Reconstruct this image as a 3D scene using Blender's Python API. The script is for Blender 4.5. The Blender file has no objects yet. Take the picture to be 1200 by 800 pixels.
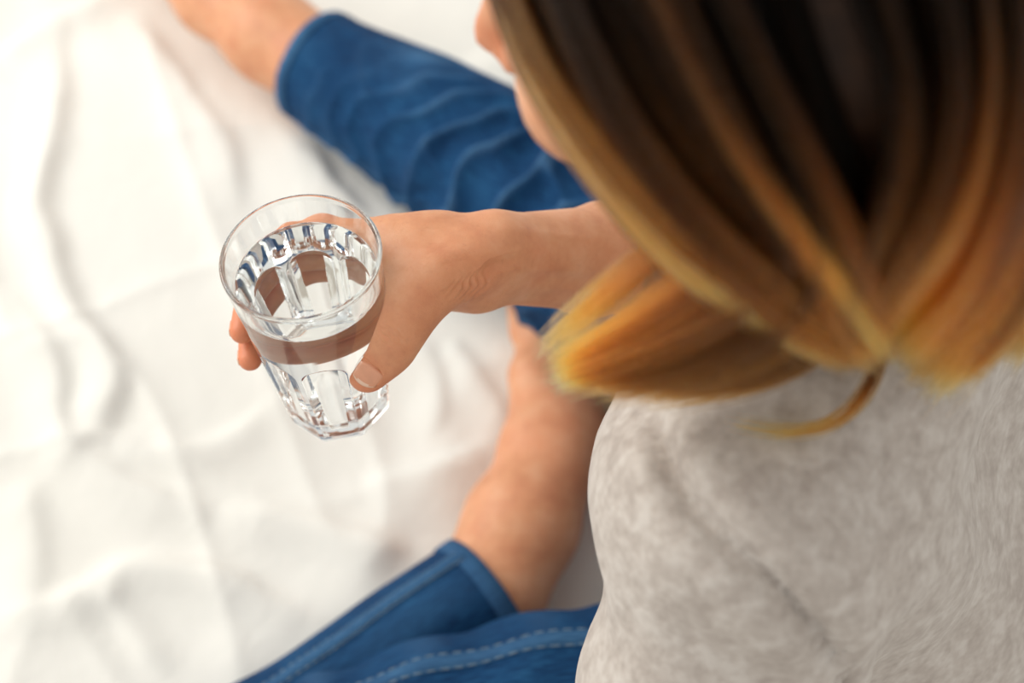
import bpy, bmesh, math, random
import numpy as np
from mathutils import Vector, Matrix

random.seed(7)
RNG = np.random.default_rng(11)
SC = bpy.context.scene
COL = SC.collection

# ------------------------------------------------------------------ camera
F = 1667.0                      # focal length in pixels of the 1200x800 frame (50 mm on 36 mm)
CAM = np.array([0.0, -0.68, 1.18])
PITCH = math.radians(60.0)
RIGHT = np.array([1.0, 0.0, 0.0])
FWD = np.array([0.0, math.cos(PITCH), -math.sin(PITCH)])
UPV = np.array([0.0, math.sin(PITCH), math.cos(PITCH)])
cd = bpy.data.cameras.new('camera')
cam = bpy.data.objects.new('camera', cd)
COL.objects.link(cam)
cam.location = CAM
cam.rotation_euler = (math.pi / 2 - PITCH, 0, 0)
cd.sensor_width = 36
cd.lens = 36 * F / 1200
cd.clip_start = 0.02
cd.dof.use_dof = True
cd.dof.focus_distance = 0.79
cd.dof.aperture_fstop = 3.5
cd.dof.aperture_blades = 9
SC.camera = cam

# ------------------------------------------------------------------ light
w = bpy.data.worlds.new('world')
SC.world = w
w.use_nodes = True
bg = w.node_tree.nodes['Background']
bg.inputs[0].default_value = (1.0, 0.983, 0.93, 1)
bg.inputs[1].default_value = 0.66


def area(name, loc, target, size, size_y, power, color):
    l = bpy.data.lights.new(name, 'AREA')
    l.shape = 'RECTANGLE'
    l.size, l.size_y = size, size_y
    l.energy = power
    l.color = color
    o = bpy.data.objects.new(name, l)
    COL.objects.link(o)
    o.location = loc
    o.rotation_euler = (Vector(target) - Vector(loc)).to_track_quat('-Z', 'Y').to_euler()
    return o


area('window_daylight', (-2.2, 0.75, 1.75), (0, -0.1, 0.25), 2.0, 1.8, 48, (1.0, 0.982, 0.925))

SC.view_settings.view_transform = 'Standard'
SC.view_settings.look = 'None'
SC.view_settings.gamma = 1
SC.view_settings.use_curve_mapping = False
SC.view_settings.exposure = 0.28
SC.cycles.max_bounces = 48
SC.cycles.transmission_bounces = 48
SC.cycles.glossy_bounces = 40
SC.cycles.transparent_max_bounces = 16
SC.cycles.blur_glossy = 0.6


# ------------------------------------------------------------------ geometry helpers
def V(*a):
    return np.array(a, dtype=float)


def nrm(v):
    v = np.asarray(v, float)
    return v / np.linalg.norm(v)


def at(px, py, z):
    """point at world height z seen at this pixel"""
    d = FWD * F + RIGHT * (px - 600) + UPV * (400 - py)
    return CAM + d * ((z - CAM[2]) / d[2])


def atd(px, py, zc):
    """point at camera depth zc"""
    d = FWD + RIGHT * ((px - 600) / F) + UPV * ((400 - py) / F)
    return CAM + d * zc


def proj(p):
    r = np.asarray(p) - CAM
    zc = r @ FWD
    return 600 + F * (r @ RIGHT) / zc, 400 - F * (r @ UPV) / zc, zc


def hash3(i, j, k, s):
    n = (i * 374761393 + j * 668265263 + k * 2147483647 + s * 1274126177) & 0xFFFFFFFF
    n = ((n ^ (n >> 13)) * 1274126177) & 0xFFFFFFFF
    n = n ^ (n >> 16)
    return (n & 0xFFFF) / 32767.5 - 1.0


def vnoise(P, seed=0):
    """smooth value noise, -1..1"""
    P = np.asarray(P, float)
    I = np.floor(P).astype(np.int64)
    f = P - I
    f = f * f * f * (f * (f * 6 - 15) + 10)
    out = 0
    for dx in (0, 1):
        wx = f[:, 0] if dx else 1 - f[:, 0]
        for dy in (0, 1):
            wy = f[:, 1] if dy else 1 - f[:, 1]
            for dz in (0, 1):
                wz = f[:, 2] if dz else 1 - f[:, 2]
                out = out + wx * wy * wz * hash3(I[:, 0] + dx, I[:, 1] + dy, I[:, 2] + dz, seed)
    return out


def n2(x, y, seed=0):
    return vnoise(np.stack([x, y, np.full_like(x, 0.37)], 1), seed)


def catmull(pts, n, closed=False):
    pts = np.asarray(pts, float)
    P = np.vstack([2 * pts[0] - pts[1], pts, 2 * pts[-1] - pts[-2]])
    m = len(pts) - 1
    t = np.linspace(0, m, n)
    i = np.minimum(t.astype(int), m - 1)
    f = (t - i)[:, None]
    p0, p1, p2, p3 = P[i], P[i + 1], P[i + 2], P[i + 3]
    return 0.5 * (2 * p1 + (p2 - p0) * f + (2 * p0 - 5 * p1 + 4 * p2 - p3) * f ** 2 + (3 * p1 - p0 - 3 * p2 + p3) * f ** 3)


def mesh_np(name, verts, faces, mat=None, parent=None, smooth=True, uv=None):
    verts = np.asarray(verts, np.float32)
    faces = np.asarray(faces, np.int32)
    me = bpy.data.meshes.new(name)
    nf, k = faces.shape
    me.vertices.add(len(verts))
    me.vertices.foreach_set('co', verts.ravel())
    me.loops.add(nf * k)
    me.loops.foreach_set('vertex_index', faces.ravel())
    me.polygons.add(nf)
    me.polygons.foreach_set('loop_start', np.arange(0, nf * k, k, dtype=np.int32))
    me.polygons.foreach_set('use_smooth', np.full(nf, smooth))
    me.update(calc_edges=True)
    if uv is not None:
        l = me.uv_layers.new(name='UVMap')
        l.data.foreach_set('uv', np.asarray(uv, np.float32)[faces.ravel()].ravel())
    me.validate()
    o = bpy.data.objects.new(name, me)
    COL.objects.link(o)
    if mat:
        me.materials.append(mat)
    if parent:
        o.parent = parent
    return o


def vattr(o, name, vals):
    a = o.data.attributes.new(name, 'FLOAT', 'POINT')
    a.data.foreach_set('value', np.asarray(vals, np.float32))


def grid_faces(nu, nv, wrap_u=False, wrap_v=False, off=0):
    """verts laid out [iv*nu+iu]"""
    iu = np.arange(nu if wrap_u else nu - 1)
    iv = np.arange(nv if wrap_v else nv - 1)
    U, W = np.meshgrid(iu, iv)
    U, W = U.ravel(), W.ravel()
    U1, W1 = (U + 1) % nu, (W + 1) % nv
    return np.stack([W * nu + U, W * nu + U1, W1 * nu + U1, W1 * nu + U], 1) + off


# signed distance shapes ------------------------------------------------
class Cone:
    def __init__(s, a, b, ra, rb, flat=None, fs=1.0):
        s.a, s.b, s.ra, s.rb = np.asarray(a, float), np.asarray(b, float), ra, rb
        s.ba = s.b - s.a
        s.l2 = max(s.ba @ s.ba, 1e-12)
        s.flat, s.fs = (None if flat is None else nrm(flat)), fs

    def d(s, P):
        q = P - s.a
        t = np.clip(q @ s.ba / s.l2, 0, 1)
        q = q - t[:, None] * s.ba
        if s.flat is not None:
            q = q + np.outer((q @ s.flat) * (1 / s.fs - 1), s.flat)
        return np.sqrt((q * q).sum(1)) - (s.ra + t * (s.rb - s.ra))


class Ell:
    def __init__(s, c, ax, r):
        s.c, s.ax, s.r = np.asarray(c, float), np.array([nrm(a) for a in ax]), np.asarray(r, float)

    def d(s, P):
        q = (P - s.c) @ s.ax.T
        k0 = np.sqrt(((q / s.r) ** 2).sum(1))
        k1 = np.sqrt(((q / s.r ** 2) ** 2).sum(1)) + 1e-9
        return k0 * (k0 - 1) / k1


def smin(a, b, k):
    if k <= 0:
        return np.minimum(a, b)
    h = np.maximum(k - np.abs(a - b), 0) / k
    return np.minimum(a, b) - h * h * k * 0.25


class Field:
    """groups of shapes; smooth inside a group (k), joined with kx between groups in order"""

    def __init__(s):
        s.groups = []
        s.post = None

    def add(s, prims, k, kx):
        s.groups.append((prims, k, kx))
        return s

    def __call__(s, P, act=None):
        D = None
        n = 0
        for prims, k, kx in s.groups:
            g = None
            for p in prims:
                on = act is None or act[n]
                n += 1
                if not on:
                    continue
                e = p.d(P)
                g = e if g is None else smin(g, e, k)
            if g is not None:
                D = g if D is None else smin(D, g, kx)
        if D is None:
            D = np.full(len(P), 1.0)
        if s.post:
            D = s.post(P, D)
        return D

    def prims(s):
        return [p for g in s.groups for p in g[0]]


def polygonise(field, lo, hi, h, B=20, margin=0.03):
    lo, hi = np.asarray(lo, float), np.asarray(hi, float)
    n = np.ceil((hi - lo) / h).astype(int) + 1
    n = ((n + B - 1) // B) * B
    vol = np.full(n, 1.0, np.float32)
    nb = n // B
    bi = np.stack(np.meshgrid(*[np.arange(k) for k in nb], indexing='ij'), -1).reshape(-1, 3)
    cen = lo + (bi * B + (B - 1) / 2) * h
    ds = np.stack([p.d(cen) for p in field.prims()], 1)
    tot = field(cen)
    half = 0.5 * math.sqrt(3) * B * h
    r = np.arange(B)
    loc = np.stack(np.meshgrid(r, r, r, indexing='ij'), -1).reshape(-1, 3)
    for q in range(len(bi)):
        i, j, k = bi[q] * B
        if abs(tot[q]) > half * 1.5 + margin:
            vol[i:i + B, j:j + B, k:k + B] = tot[q]
            continue
        act = ds[q] < max(tot[q], 0) + 2.2 * half + margin
        P = lo + (bi[q] * B + loc) * h
        vol[i:i + B, j:j + B, k:k + B] = field(P, act).reshape(B, B, B)
    # naive surface nets
    S = vol < 0
    c = [S[dx:n[0] - 1 + dx, dy:n[1] - 1 + dy, dz:n[2] - 1 + dz] for dx in (0, 1) for dy in (0, 1) for dz in (0, 1)]
    anyc = np.logical_or.reduce(c)
    allc = np.logical_and.reduce(c)
    cells = np.argwhere(anyc & ~allc)
    vid = np.full(n - 1, -1, np.int32)
    vid[cells[:, 0], cells[:, 1], cells[:, 2]] = np.arange(len(cells))
    acc = np.zeros((len(cells), 3))
    cnt = np.zeros(len(cells))
    offs = [(dx, dy, dz) for dx in (0, 1) for dy in (0, 1) for dz in (0, 1)]
    for a in range(3):
        for o in offs:
            if o[a]:
                continue
            o1 = list(o)
            o1[a] = 1
            A = vol[cells[:, 0] + o[0], cells[:, 1] + o[1], cells[:, 2] + o[2]].astype(float)
            Bv = vol[cells[:, 0] + o1[0], cells[:, 1] + o1[1], cells[:, 2] + o1[2]].astype(float)
            m = (A < 0) != (Bv < 0)
            t = np.where(m, A / np.where(m, A - Bv, 1), 0)
            p = np.tile(np.array(o, float), (len(cells), 1))
            p[:, a] += t
            acc += p * m[:, None]
            cnt += m
    verts = lo + (cells + acc / cnt[:, None]) * h
    quads = []
    for a in range(3):
        b, cc = (a + 1) % 3, (a + 2) % 3
        s0 = [slice(None)] * 3
        s1 = [slice(None)] * 3
        s0[a], s1[a] = slice(0, -1), slice(1, None)
        A, Bv = S[tuple(s0)], S[tuple(s1)]
        e = np.argwhere(A != Bv)
        lim = n - 1
        e = e[(e[:, b] > 0) & (e[:, cc] > 0) & (e[:, b] < lim[b]) & (e[:, cc] < lim[cc])]
        q = []
        for db, dc in ((-1, -1), (0, -1), (0, 0), (-1, 0)):
            x = e.copy()
            x[:, b] += db
            x[:, cc] += dc
            q.append(vid[x[:, 0], x[:, 1], x[:, 2]])
        q = np.stack(q, 1)
        flip = ~A[e[:, 0], e[:, 1], e[:, 2]]
        q[flip] = q[flip][:, ::-1]
        quads.append(q)
    quads = np.vstack(quads)
    quads = quads[(quads >= 0).all(1)]
    return verts, quads


def vnormals(verts, quads):
    fn = np.cross(verts[quads[:, 2]] - verts[quads[:, 0]], verts[quads[:, 3]] - verts[quads[:, 1]])
    N = np.zeros_like(verts)
    for k in range(4):
        for a in range(3):
            N[:, a] += np.bincount(quads[:, k], fn[:, a], len(verts))
    return N / (np.linalg.norm(N, axis=1, keepdims=True) + 1e-12)


def relax(verts, quads, it=3, lam=0.5):
    e = np.vstack([quads[:, [0, 1]], quads[:, [1, 2]], quads[:, [2, 3]], quads[:, [3, 0]]])
    cnt = np.bincount(e[:, 0], minlength=len(verts)) + np.bincount(e[:, 1], minlength=len(verts))
    cnt = np.maximum(cnt, 1)[:, None]
    for q in range(it):
        for L in (lam, -lam * 0.98):
            s = np.zeros_like(verts)
            for a in range(3):
                s[:, a] = np.bincount(e[:, 0], verts[e[:, 1], a], len(verts)) + np.bincount(e[:, 1], verts[e[:, 0], a], len(verts))
            verts = verts + L * (s / cnt - verts)
    return verts


# ------------------------------------------------------------------ materials
class Mat:
    def __init__(s, name):
        s.m = bpy.data.materials.new(name)
        s.m.use_nodes = True
        s.t = s.m.node_tree
        s.b = s.t.nodes['Principled BSDF']
        s.out = s.t.nodes['Material Output']

    def n(s, typ, **kw):
        x = s.t.nodes.new(typ)
        for k, v in kw.items():
            if k.startswith('i_'):
                key = k[2:]
                key = int(key) if key.isdigit() else key.replace('_', ' ')
                x.inputs[key].default_value = v
            else:
                setattr(x, k, v)
        return x

    def l(s, a, b):
        s.t.links.new(a, b)

    def set(s, **kw):
        for k, v in kw.items():
            s.b.inputs[k.replace('_', ' ')].default_value = v

    def noise(s, scale, detail=3, rough=0.5, coord='Object', vec=None, dist=0.0):
        x = s.n('ShaderNodeTexNoise')
        x.inputs['Scale'].default_value = scale
        x.inputs['Detail'].default_value = detail
        x.inputs['Roughness'].default_value = rough
        x.inputs['Distortion'].default_value = dist
        if vec is None:
            vec = s.tc(coord)
        s.l(vec, x.inputs['Vector'])
        return x.outputs[0]

    def tc(s, coord='Object'):
        if not hasattr(s, '_tc'):
            s._tc = s.n('ShaderNodeTexCoord')
        return s._tc.outputs[coord]

    def ramp(s, fac, stops):
        r = s.n('ShaderNodeValToRGB')
        while len(r.color_ramp.elements) < len(stops):
            r.color_ramp.elements.new(0.5)
        for e, (p, c) in zip(r.color_ramp.elements, stops):
            e.position = p
            e.color = (*c, 1) if len(c) == 3 else c
        s.l(fac, r.inputs[0])
        return r.outputs[0]

    def math(s, op, a, b=None):
        x = s.n('ShaderNodeMath', operation=op)
        for q, v in enumerate((a, b)):
            if v is None:
                continue
            if isinstance(v, (int, float)):
                x.inputs[q].default_value = v
            else:
                s.l(v, x.inputs[q])
        return x.outputs[0]

    def mix(s, fac, a, b, blend='MIX'):
        x = s.n('ShaderNodeMix', data_type='RGBA', blend_type=blend)
        for key, v in ((0, fac), (6, a), (7, b)):
            if isinstance(v, (int, float)):
                x.inputs[key].default_value = v
            elif isinstance(v, tuple):
                x.inputs[key].default_value = (*v, 1)
            else:
                s.l(v, x.inputs[key])
        return x.outputs[2]

    def bump(s, h, dist, strength=1.0, prev=None):
        x = s.n('ShaderNodeBump')
        x.inputs['Strength'].default_value = strength
        x.inputs['Distance'].default_value = dist
        s.l(h, x.inputs['Height'])
        if prev is not None:
            s.l(prev, x.inputs['Normal'])
        return x.outputs[0]

    def attr(s, name):
        return s.n('ShaderNodeAttribute', attribute_name=name).outputs['Fac']


def mat_sheet():
    m = Mat('white_cotton')
    m.l(m.ramp(m.noise(3.0, 3), [(0.3, (0.80, 0.78, 0.73)), (0.7, (0.84, 0.825, 0.785))]), m.b.inputs['Base Color'])
    m.set(Roughness=0.9)
    m.b.inputs['Sheen Weight'].default_value = 0.15
    nn = m.bump(m.noise(900, 2), 0.0004, 0.3)
    m.l(m.bump(m.noise(38, 4, 0.55, dist=0.6), 0.004, 0.35, nn), m.b.inputs['Normal'])
    return m.m


def mat_skin():
    m = Mat('skin')
    base = m.ramp(m.noise(42, 4, 0.6), [(0.25, (0.58, 0.245, 0.125)), (0.52, (0.71, 0.345, 0.185)), (0.8, (0.78, 0.435, 0.265))])
    c = m.mix(m.attr('flush'), base, (0.72, 0.20, 0.095))
    spots = m.ramp(m.noise(260, 2), [(0.62, (0, 0, 0)), (0.8, (0.3, 0.3, 0.3))])
    c = m.mix(spots, c, (0.52, 0.20, 0.11))
    m.l(c, m.b.inputs['Base Color'])
    m.set(Roughness=0.46)
    m.b.inputs['Subsurface Weight'].default_value = 0.16
    m.b.inputs['Subsurface Radius'].default_value = (1.0, 0.35, 0.18)
    m.b.inputs['Subsurface Scale'].default_value = 0.002
    m.b.inputs['Specular IOR Level'].default_value = 0.42
    vo = m.n('ShaderNodeTexVoronoi', feature='DISTANCE_TO_EDGE')
    vo.inputs['Scale'].default_value = 620
    m.l(m.tc('Object'), vo.inputs['Vector'])
    b = m.bump(m.math('MINIMUM', vo.outputs['Distance'], 0.18), 0.0012, 0.28)
    m.l(m.bump(m.noise(150, 3), 0.0012, 0.35, b), m.b.inputs['Normal'])
    return m.m


def mat_denim(name='blue_denim', c0=(0.003, 0.020, 0.068), c1=(0.007, 0.052, 0.145), c2=(0.022, 0.110, 0.245)):
    m = Mat(name)
    uv = m.tc('UV')
    mp = m.n('ShaderNodeMapping')
    mp.inputs['Scale'].default_value = (1, 1, 1)
    m.l(uv, mp.inputs[0])
    tw = m.n('ShaderNodeTexWave', wave_type='BANDS', bands_direction='DIAGONAL')
    tw.inputs['Scale'].default_value = 420
    tw.inputs['Distortion'].default_value = 1.2
    m.l(mp.outputs[0], tw.inputs[0])
    mp2 = m.n('ShaderNodeMapping')
    mp2.inputs['Scale'].default_value = (700, 60, 1)
    m.l(uv, mp2.inputs[0])
    slub = m.noise(1.0, 3, 0.6, vec=mp2.outputs[0])
    f = m.math('ADD', m.math('MULTIPLY', slub, 0.75), m.math('MULTIPLY', m.noise(14, 4, 0.6), 0.45))
    c = m.ramp(f, [(0.42, c0), (0.62, c1), (0.82, c2)])
    c = m.mix(m.math('MULTIPLY', m.attr('wear'), 0.85), c, (0.10, 0.23, 0.42))
    m.l(c, m.b.inputs['Base Color'])
    m.set(Roughness=0.85)
    m.b.inputs['Specular IOR Level'].default_value = 0.15
    m.l(m.bump(m.math('ADD', m.math('MULTIPLY', tw.outputs[0], 0.4), slub), 0.0012, 0.45), m.b.inputs['Normal'])
    return m.m


def mat_knit():
    m = Mat('heather_knit')
    mp = m.n('ShaderNodeMapping')
    mp.inputs['Scale'].default_value = (1, 1, 0.8)
    m.l(m.tc('Object'), mp.inputs[0])
    a = m.noise(70, 1.5, 0.5, vec=mp.outputs[0], dist=0.5)
    b = m.noise(190, 1, 0.5)
    f = m.math('ADD', m.math('MULTIPLY', a, 0.62), m.math('MULTIPLY', b, 0.38))
    c = m.ramp(f, [(0.34, (0.40, 0.345, 0.31)), (0.5, (0.485, 0.43, 0.39)), (0.66, (0.57, 0.52, 0.48))])
    m.l(c, m.b.inputs['Base Color'])
    m.set(Roughness=0.95)
    m.b.inputs['Sheen Weight'].default_value = 0.15
    m.b.inputs['Sheen Roughness'].default_value = 0.5
    bb = m.bump(b, 0.0015, 0.3)
    m.l(m.bump(a, 0.003, 0.3, bb), m.b.inputs['Normal'])
    return m.m


def mat_plain(name, col, rough=0.5, noise_scale=60, var=0.12, **kw):
    m = Mat(name)
    lo = tuple(c * (1 - var) for c in col)
    hi = tuple(min(1, c * (1 + var)) for c in col)
    m.l(m.ramp(m.noise(noise_scale, 3), [(0.3, lo), (0.7, hi)]), m.b.inputs['Base Color'])
    m.set(Roughness=rough)
    for k, v in kw.items():
        m.b.inputs[k.replace('_', ' ')].default_value = v
    return m.m


def mat_glass(name, ior, col=(1, 1, 1), bump=None):
    m = Mat(name)
    g = m.n('ShaderNodeBsdfGlass')
    g.inputs['IOR'].default_value = ior
    g.inputs['Roughness'].default_value = 0.0
    g.inputs['Color'].default_value = (*col, 1)
    if bump:
        m.l(m.bump(m.noise(bump, 2), 0.0006, 0.25), g.inputs['Normal'])
    m.l(g.outputs[0], m.out.inputs[0])
    return m.m


def mat_hair():
    m = Mat('blond_hair')
    hi = m.n('ShaderNodeHairInfo')
    r = m.ramp(hi.outputs['Intercept'], [(0.0, (0.010, 0.0042, 0.0020)), (0.45, (0.028, 0.0105, 0.0030)), (0.62, (0.125, 0.043, 0.0085)), (0.80, (0.27, 0.098, 0.020)), (1.0, (0.50, 0.195, 0.044))])  # natural dark roots; shade over the crown is also put into their colour
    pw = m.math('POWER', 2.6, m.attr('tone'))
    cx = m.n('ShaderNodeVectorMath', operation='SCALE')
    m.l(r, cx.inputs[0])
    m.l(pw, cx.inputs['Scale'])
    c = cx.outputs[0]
    h = m.n('ShaderNodeBsdfHairPrincipled')
    try:
        h.model = 'CHIANG'
    except Exception:
        pass
    h.parametrization = 'COLOR'
    m.l(c, h.inputs['Color'])
    h.inputs['Roughness'].default_value = 0.32
    h.inputs['Radial Roughness'].default_value = 0.45
    h.inputs['Coat'].default_value = 0.0
    h.inputs['IOR'].default_value = 1.2
    m.l(h.outputs[0], m.out.inputs[0])
    return m.m


M_SHEET, M_SKIN, M_DENIM, M_KNIT = mat_sheet(), mat_skin(), mat_denim(), mat_knit()
M_SEAM = mat_plain('faded_seam_thread', (0.20, 0.27, 0.33), 0.8, 400, 0.4)
M_HEM = mat_denim('denim_hem', (0.006, 0.032, 0.10), (0.018, 0.08, 0.19), (0.07, 0.18, 0.33))
M_NAIL = mat_plain('fingernail', (0.74, 0.35, 0.215), 0.2, 90, 0.08)
M_NAILTIP = mat_plain('nail_edge', (0.82, 0.56, 0.42), 0.25, 90, 0.05)
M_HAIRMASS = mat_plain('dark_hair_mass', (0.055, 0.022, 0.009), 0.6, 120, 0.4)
M_HAIR = mat_hair()
M_GLASS = mat_glass('clear_glass', 1.5, (0.995, 0.998, 0.997))
M_WATER = mat_glass('water', 1.333, (0.99, 1.0, 1.0))
M_WET = mat_glass('glass_against_water', 1.5 / 1.333, (0.997, 1.0, 1.0))      # glass to water boundary
_m = Mat('water_against_glass')                                              # index matched: the glass wall does the bending
_tb = _m.n('ShaderNodeBsdfTransparent')
_m.l(_tb.outputs[0], _m.out.inputs[0])
M_WATER_SIDE = _m.m
M_FLOOR = mat_plain('beige_carpet', (0.50, 0.44, 0.37), 0.95, 300, 0.08)


def empty(name, loc=(0, 0, 0)):
    o = bpy.data.objects.new(name, None)
    COL.objects.link(o)
    o.location = loc
    o.empty_display_size = 0.05
    return o


def tag(o, label=None, cat=None, group=None, kind=None):
    for k, v in (('label', label), ('category', cat), ('group', group), ('kind', kind)):
        if v:
            o[k] = v


# ------------------------------------------------------------------ structure: floor
fl = mesh_np('floor', [(-4, -4, -0.55), (4, -4, -0.55), (4, 4, -0.55), (-4, 4, -0.55)], [(0, 1, 2, 3)], M_FLOOR)
tag(fl, kind='structure')

# ------------------------------------------------------------------ leg layout (used by sheet too)
RLEG = [(V(0.30, -0.135, 0.112), 0.105), (at(760, 335, 0.10), 0.094), (at(655, 262, 0.094), 0.086), (at(560, 190, 0.086), 0.078),
        (at(466, 131, 0.075), 0.068), (at(372, 77, 0.066), 0.0585)]
R_BARE = [(at(372, 77, 0.064), 0.047), (at(318, 42, 0.060), 0.044), (at(250, -2, 0.054), 0.035), (at(195, -50, 0.046), 0.029),
          (at(165, -85, 0.042), 0.028)]
LKNEE = V(-0.235, -0.455, 0.088)
LTHIGH = [(V(0.27, -0.38, 0.125), 0.108), (V(0.12, -0.395, 0.120), 0.098), (V(-0.03, -0.413, 0.112), 0.088), (V(-0.15, -0.440, 0.098), 0.078)]
LSHIN = [(V(-0.215, -0.432, 0.070), 0.064), (at(406, 824, 0.064), 0.060), (at(490, 758, 0.062), 0.058), (at(574, 694, 0.062), 0.052)]
L_BARE = [(at(574, 694, 0.06), 0.045), (at(612, 612, 0.055), 0.044), (at(645, 540, 0.05), 0.035), (at(650, 505, 0.045), 0.030)]


# ------------------------------------------------------------------ bed sheet
def seg_dist(X, Y, path):
    path = np.asarray(path, float)
    best = np.full(X.shape, 9.0)
    par = np.zeros(X.shape)
    side = np.zeros(X.shape)
    n = len(path) - 1
    for i in range(n):
        a, b = path[i], path[i + 1]
        d = b - a
        t = np.clip(((X - a[0]) * d[0] + (Y - a[1]) * d[1]) / (d @ d), 0, 1)
        qx, qy = X - a[0] - t * d[0], Y - a[1] - t * d[1]
        r = np.hypot(qx, qy)
        m = r < best
        best = np.where(m, r, best)
        par = np.where(m, (i + t) / n, par)
        side = np.where(m, np.sign(d[0] * qy - d[1] * qx), side)
    return best, par, side


def build_sheet():
    nx, ny = 440, 440
    xs = np.linspace(-1.1, 1.1, nx)
    ys = np.linspace(-1.0, 1.2, ny)
    X, Y = np.meshgrid(xs, ys)
    X, Y = X.ravel(), Y.ravel()
    wx = X + 0.05 * n2(X * 4, Y * 4, 1)
    wy = Y + 0.05 * n2(X * 4, Y * 4, 2)
    Z = 0.007 * n2(wx * 3.1, wy * 3.1, 3) + 0.006 * n2(wx * 9, wy * 5, 4)
    # long soft ridges running down and outward
    a = wx * 0.85 + wy * 0.35
    b = -wx * 0.35 + wy * 0.85
    rr = 1 - np.abs(n2(a * 11, b * 3.0, 5))
    Z += 0.006 * rr ** 4
    rr = 1 - np.abs(n2(a * 5 + 3 + b * 3, b * 8, 6))
    Z += 0.0035 * rr ** 5
    folds = [  # pixel path, width, height
        ([(60, 0), (75, 120), (52, 250), (90, 370), (128, 430), (118, 500), (60, 560)], 0.016, 0.022),
        ([(150, 10), (205, 90), (262, 180), (275, 260)], 0.018, 0.014),
        ([(300, 85), (350, 140), (385, 215), (440, 280)], 0.014, 0.020),
        ([(0, 330), (60, 420), (85, 520), (170, 580), (270, 610)], 0.018, 0.020),
        ([(90, 510), (180, 530), (260, 520), (330, 470)], 0.014, 0.012),
        ([(0, 735), (90, 700), (160, 665), (260, 680), (370, 735)], 0.016, 0.022),
        ([(200, 800), (150, 730), (110, 690)], 0.012, 0.012),
        ([(250, 600), (340, 610), (430, 640), (480, 660)], 0.016, 0.016),
        ([(480, 395), (510, 450), (500, 520)], 0.014, 0.010),
        ([(520, 400), (560, 440), (600, 540)], 0.012, 0.010),
        ([(420, 570), (500, 560), (590, 520)], 0.014, 0.012),
        ([(0, 70), (60, 30), (150, -10)], 0.016, 0.014),
        ([(20, 560), (40, 640), (20, 760)], 0.02, 0.014),
        ([(560, 60), (600, 120), (660, 190)], 0.02, 0.018),
    ]
    for path, wd, hh in folds:
        P = catmull([at(x, y, 0)[:2] for x, y in path], 26)
        d, t, side = seg_dist(X + 0.008 * n2(X * 25, Y * 25, 8), Y, P)
        wds = np.where(side > 0, wd * 0.7, wd * 1.6)
        Z += 0.62 * hh * np.exp(-(d / wds) ** 2) * np.clip(np.sin(np.pi * np.clip(t, 0.02, 0.98)) * 1.6, 0, 1)
    # press down under the legs, bunching beside them
    for leg in ([p for p in RLEG + R_BARE[1:]], LTHIGH + LSHIN, L_BARE):
        P = np.array([p[0][:2] for p in leg])
        d, t, side = seg_dist(X, Y, P)
        press = np.exp(-(d / 0.055) ** 4)
        Z = Z * (1 - press) - 0.002 * press
        Z += 0.006 * np.exp(-((d - 0.10) / 0.03) ** 2) * (0.5 + 0.8 * n2(X * 14, Y * 14, 9))
    d = np.hypot((X - 0.25) / 1.2, Y + 0.27)
    press = np.exp(-(d / 0.2) ** 4)
    Z = Z * (1 - press) - 0.004 * press
    # rolled edges and hanging sides
    e = np.minimum.reduce([X + 1.1, 1.1 - X, Y + 1.0, 1.2 - Y])
    Z -= 0.05 * np.clip(1 - e / 0.06, 0, 1) ** 2
    top = np.stack([X, Y, Z], 1)
    F1 = grid_faces(nx, ny)
    # skirt
    ring = list(range(nx)) + [j * nx + nx - 1 for j in range(1, ny)] + [(ny - 1) * nx + i for i in range(nx - 2, -1, -1)] + [j * nx for j in range(ny - 2, 0, -1)]
    ring = np.array(ring)
    R = top[ring]
    c = V(0, 0.1, 0)
    out = R - c
    out[:, 2] = 0
    out /= np.linalg.norm(out, axis=1, keepdims=True)
    verts = [top]
    faces = [F1]
    prev = ring
    base = len(top)
    s = np.arange(len(ring))
    for q, z in enumerate((-0.2, -0.36, -0.52)):
        r = R + out * (0.02 + 0.012 * q * np.sin(s * 0.16)[:, None])
        r[:, 2] = z
        idx = np.arange(base, base + len(ring))
        verts.append(r)
        faces.append(np.stack([prev, idx, np.roll(idx, -1), np.roll(prev, -1)], 1))
        prev = idx
        base += len(ring)
    o = mesh_np('bed_sheet', np.vstack(verts), np.vstack(faces), M_SHEET)
    tag(o, 'rumpled white cotton sheet spread over the whole bed under the seated woman', 'bed sheet', kind='thing')


build_sheet()

# ------------------------------------------------------------------ drinking glass
GH = 0.142
RIM_C = atd(352, 299, 0.769)
BASE_C = atd(398, 468, 0.8835)
GA = nrm(RIM_C - BASE_C)
RIM_C = BASE_C + GA * GH
GX = nrm(RIGHT - GA * (RIGHT @ GA))
GY = np.cross(GA, GX)


def g_round(z):
    return 0.0316 + (0.0445 - 0.0316) * (z / GH) ** 0.92


def G(phi, z, r):
    p = math.radians(phi)
    return BASE_C + GA * z + (GX * math.cos(p) + GY * math.sin(p)) * r


G_ROT = math.radians(9)
NF = 8


F_HALF = math.radians(20.0)


def g_outer(th, z):
    """round wall with eight flat arch-topped facets cut into its lower half"""
    r = g_round(z)
    seg = 2 * math.pi / NF
    ph = (th - G_ROT + seg / 2) % seg - seg / 2
    rf = r * 0.936 / np.cos(ph)
    za, hh = 0.0745, 0.0125
    e = np.sqrt((ph / F_HALF) ** 2 + (np.maximum(z - za, 0) / hh) ** 2)
    m = np.clip((1.0 - e) / 0.055, 0, 1)
    m = m * m * (3 - 2 * m)
    foot = np.clip(1 - z / 0.008, 0, 1)
    m = np.maximum(m, foot * foot * (3 - 2 * foot))
    return r + (np.minimum(rf, r) - r) * m


G_IN0, G_WALL = 0.017, 0.0027


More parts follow.
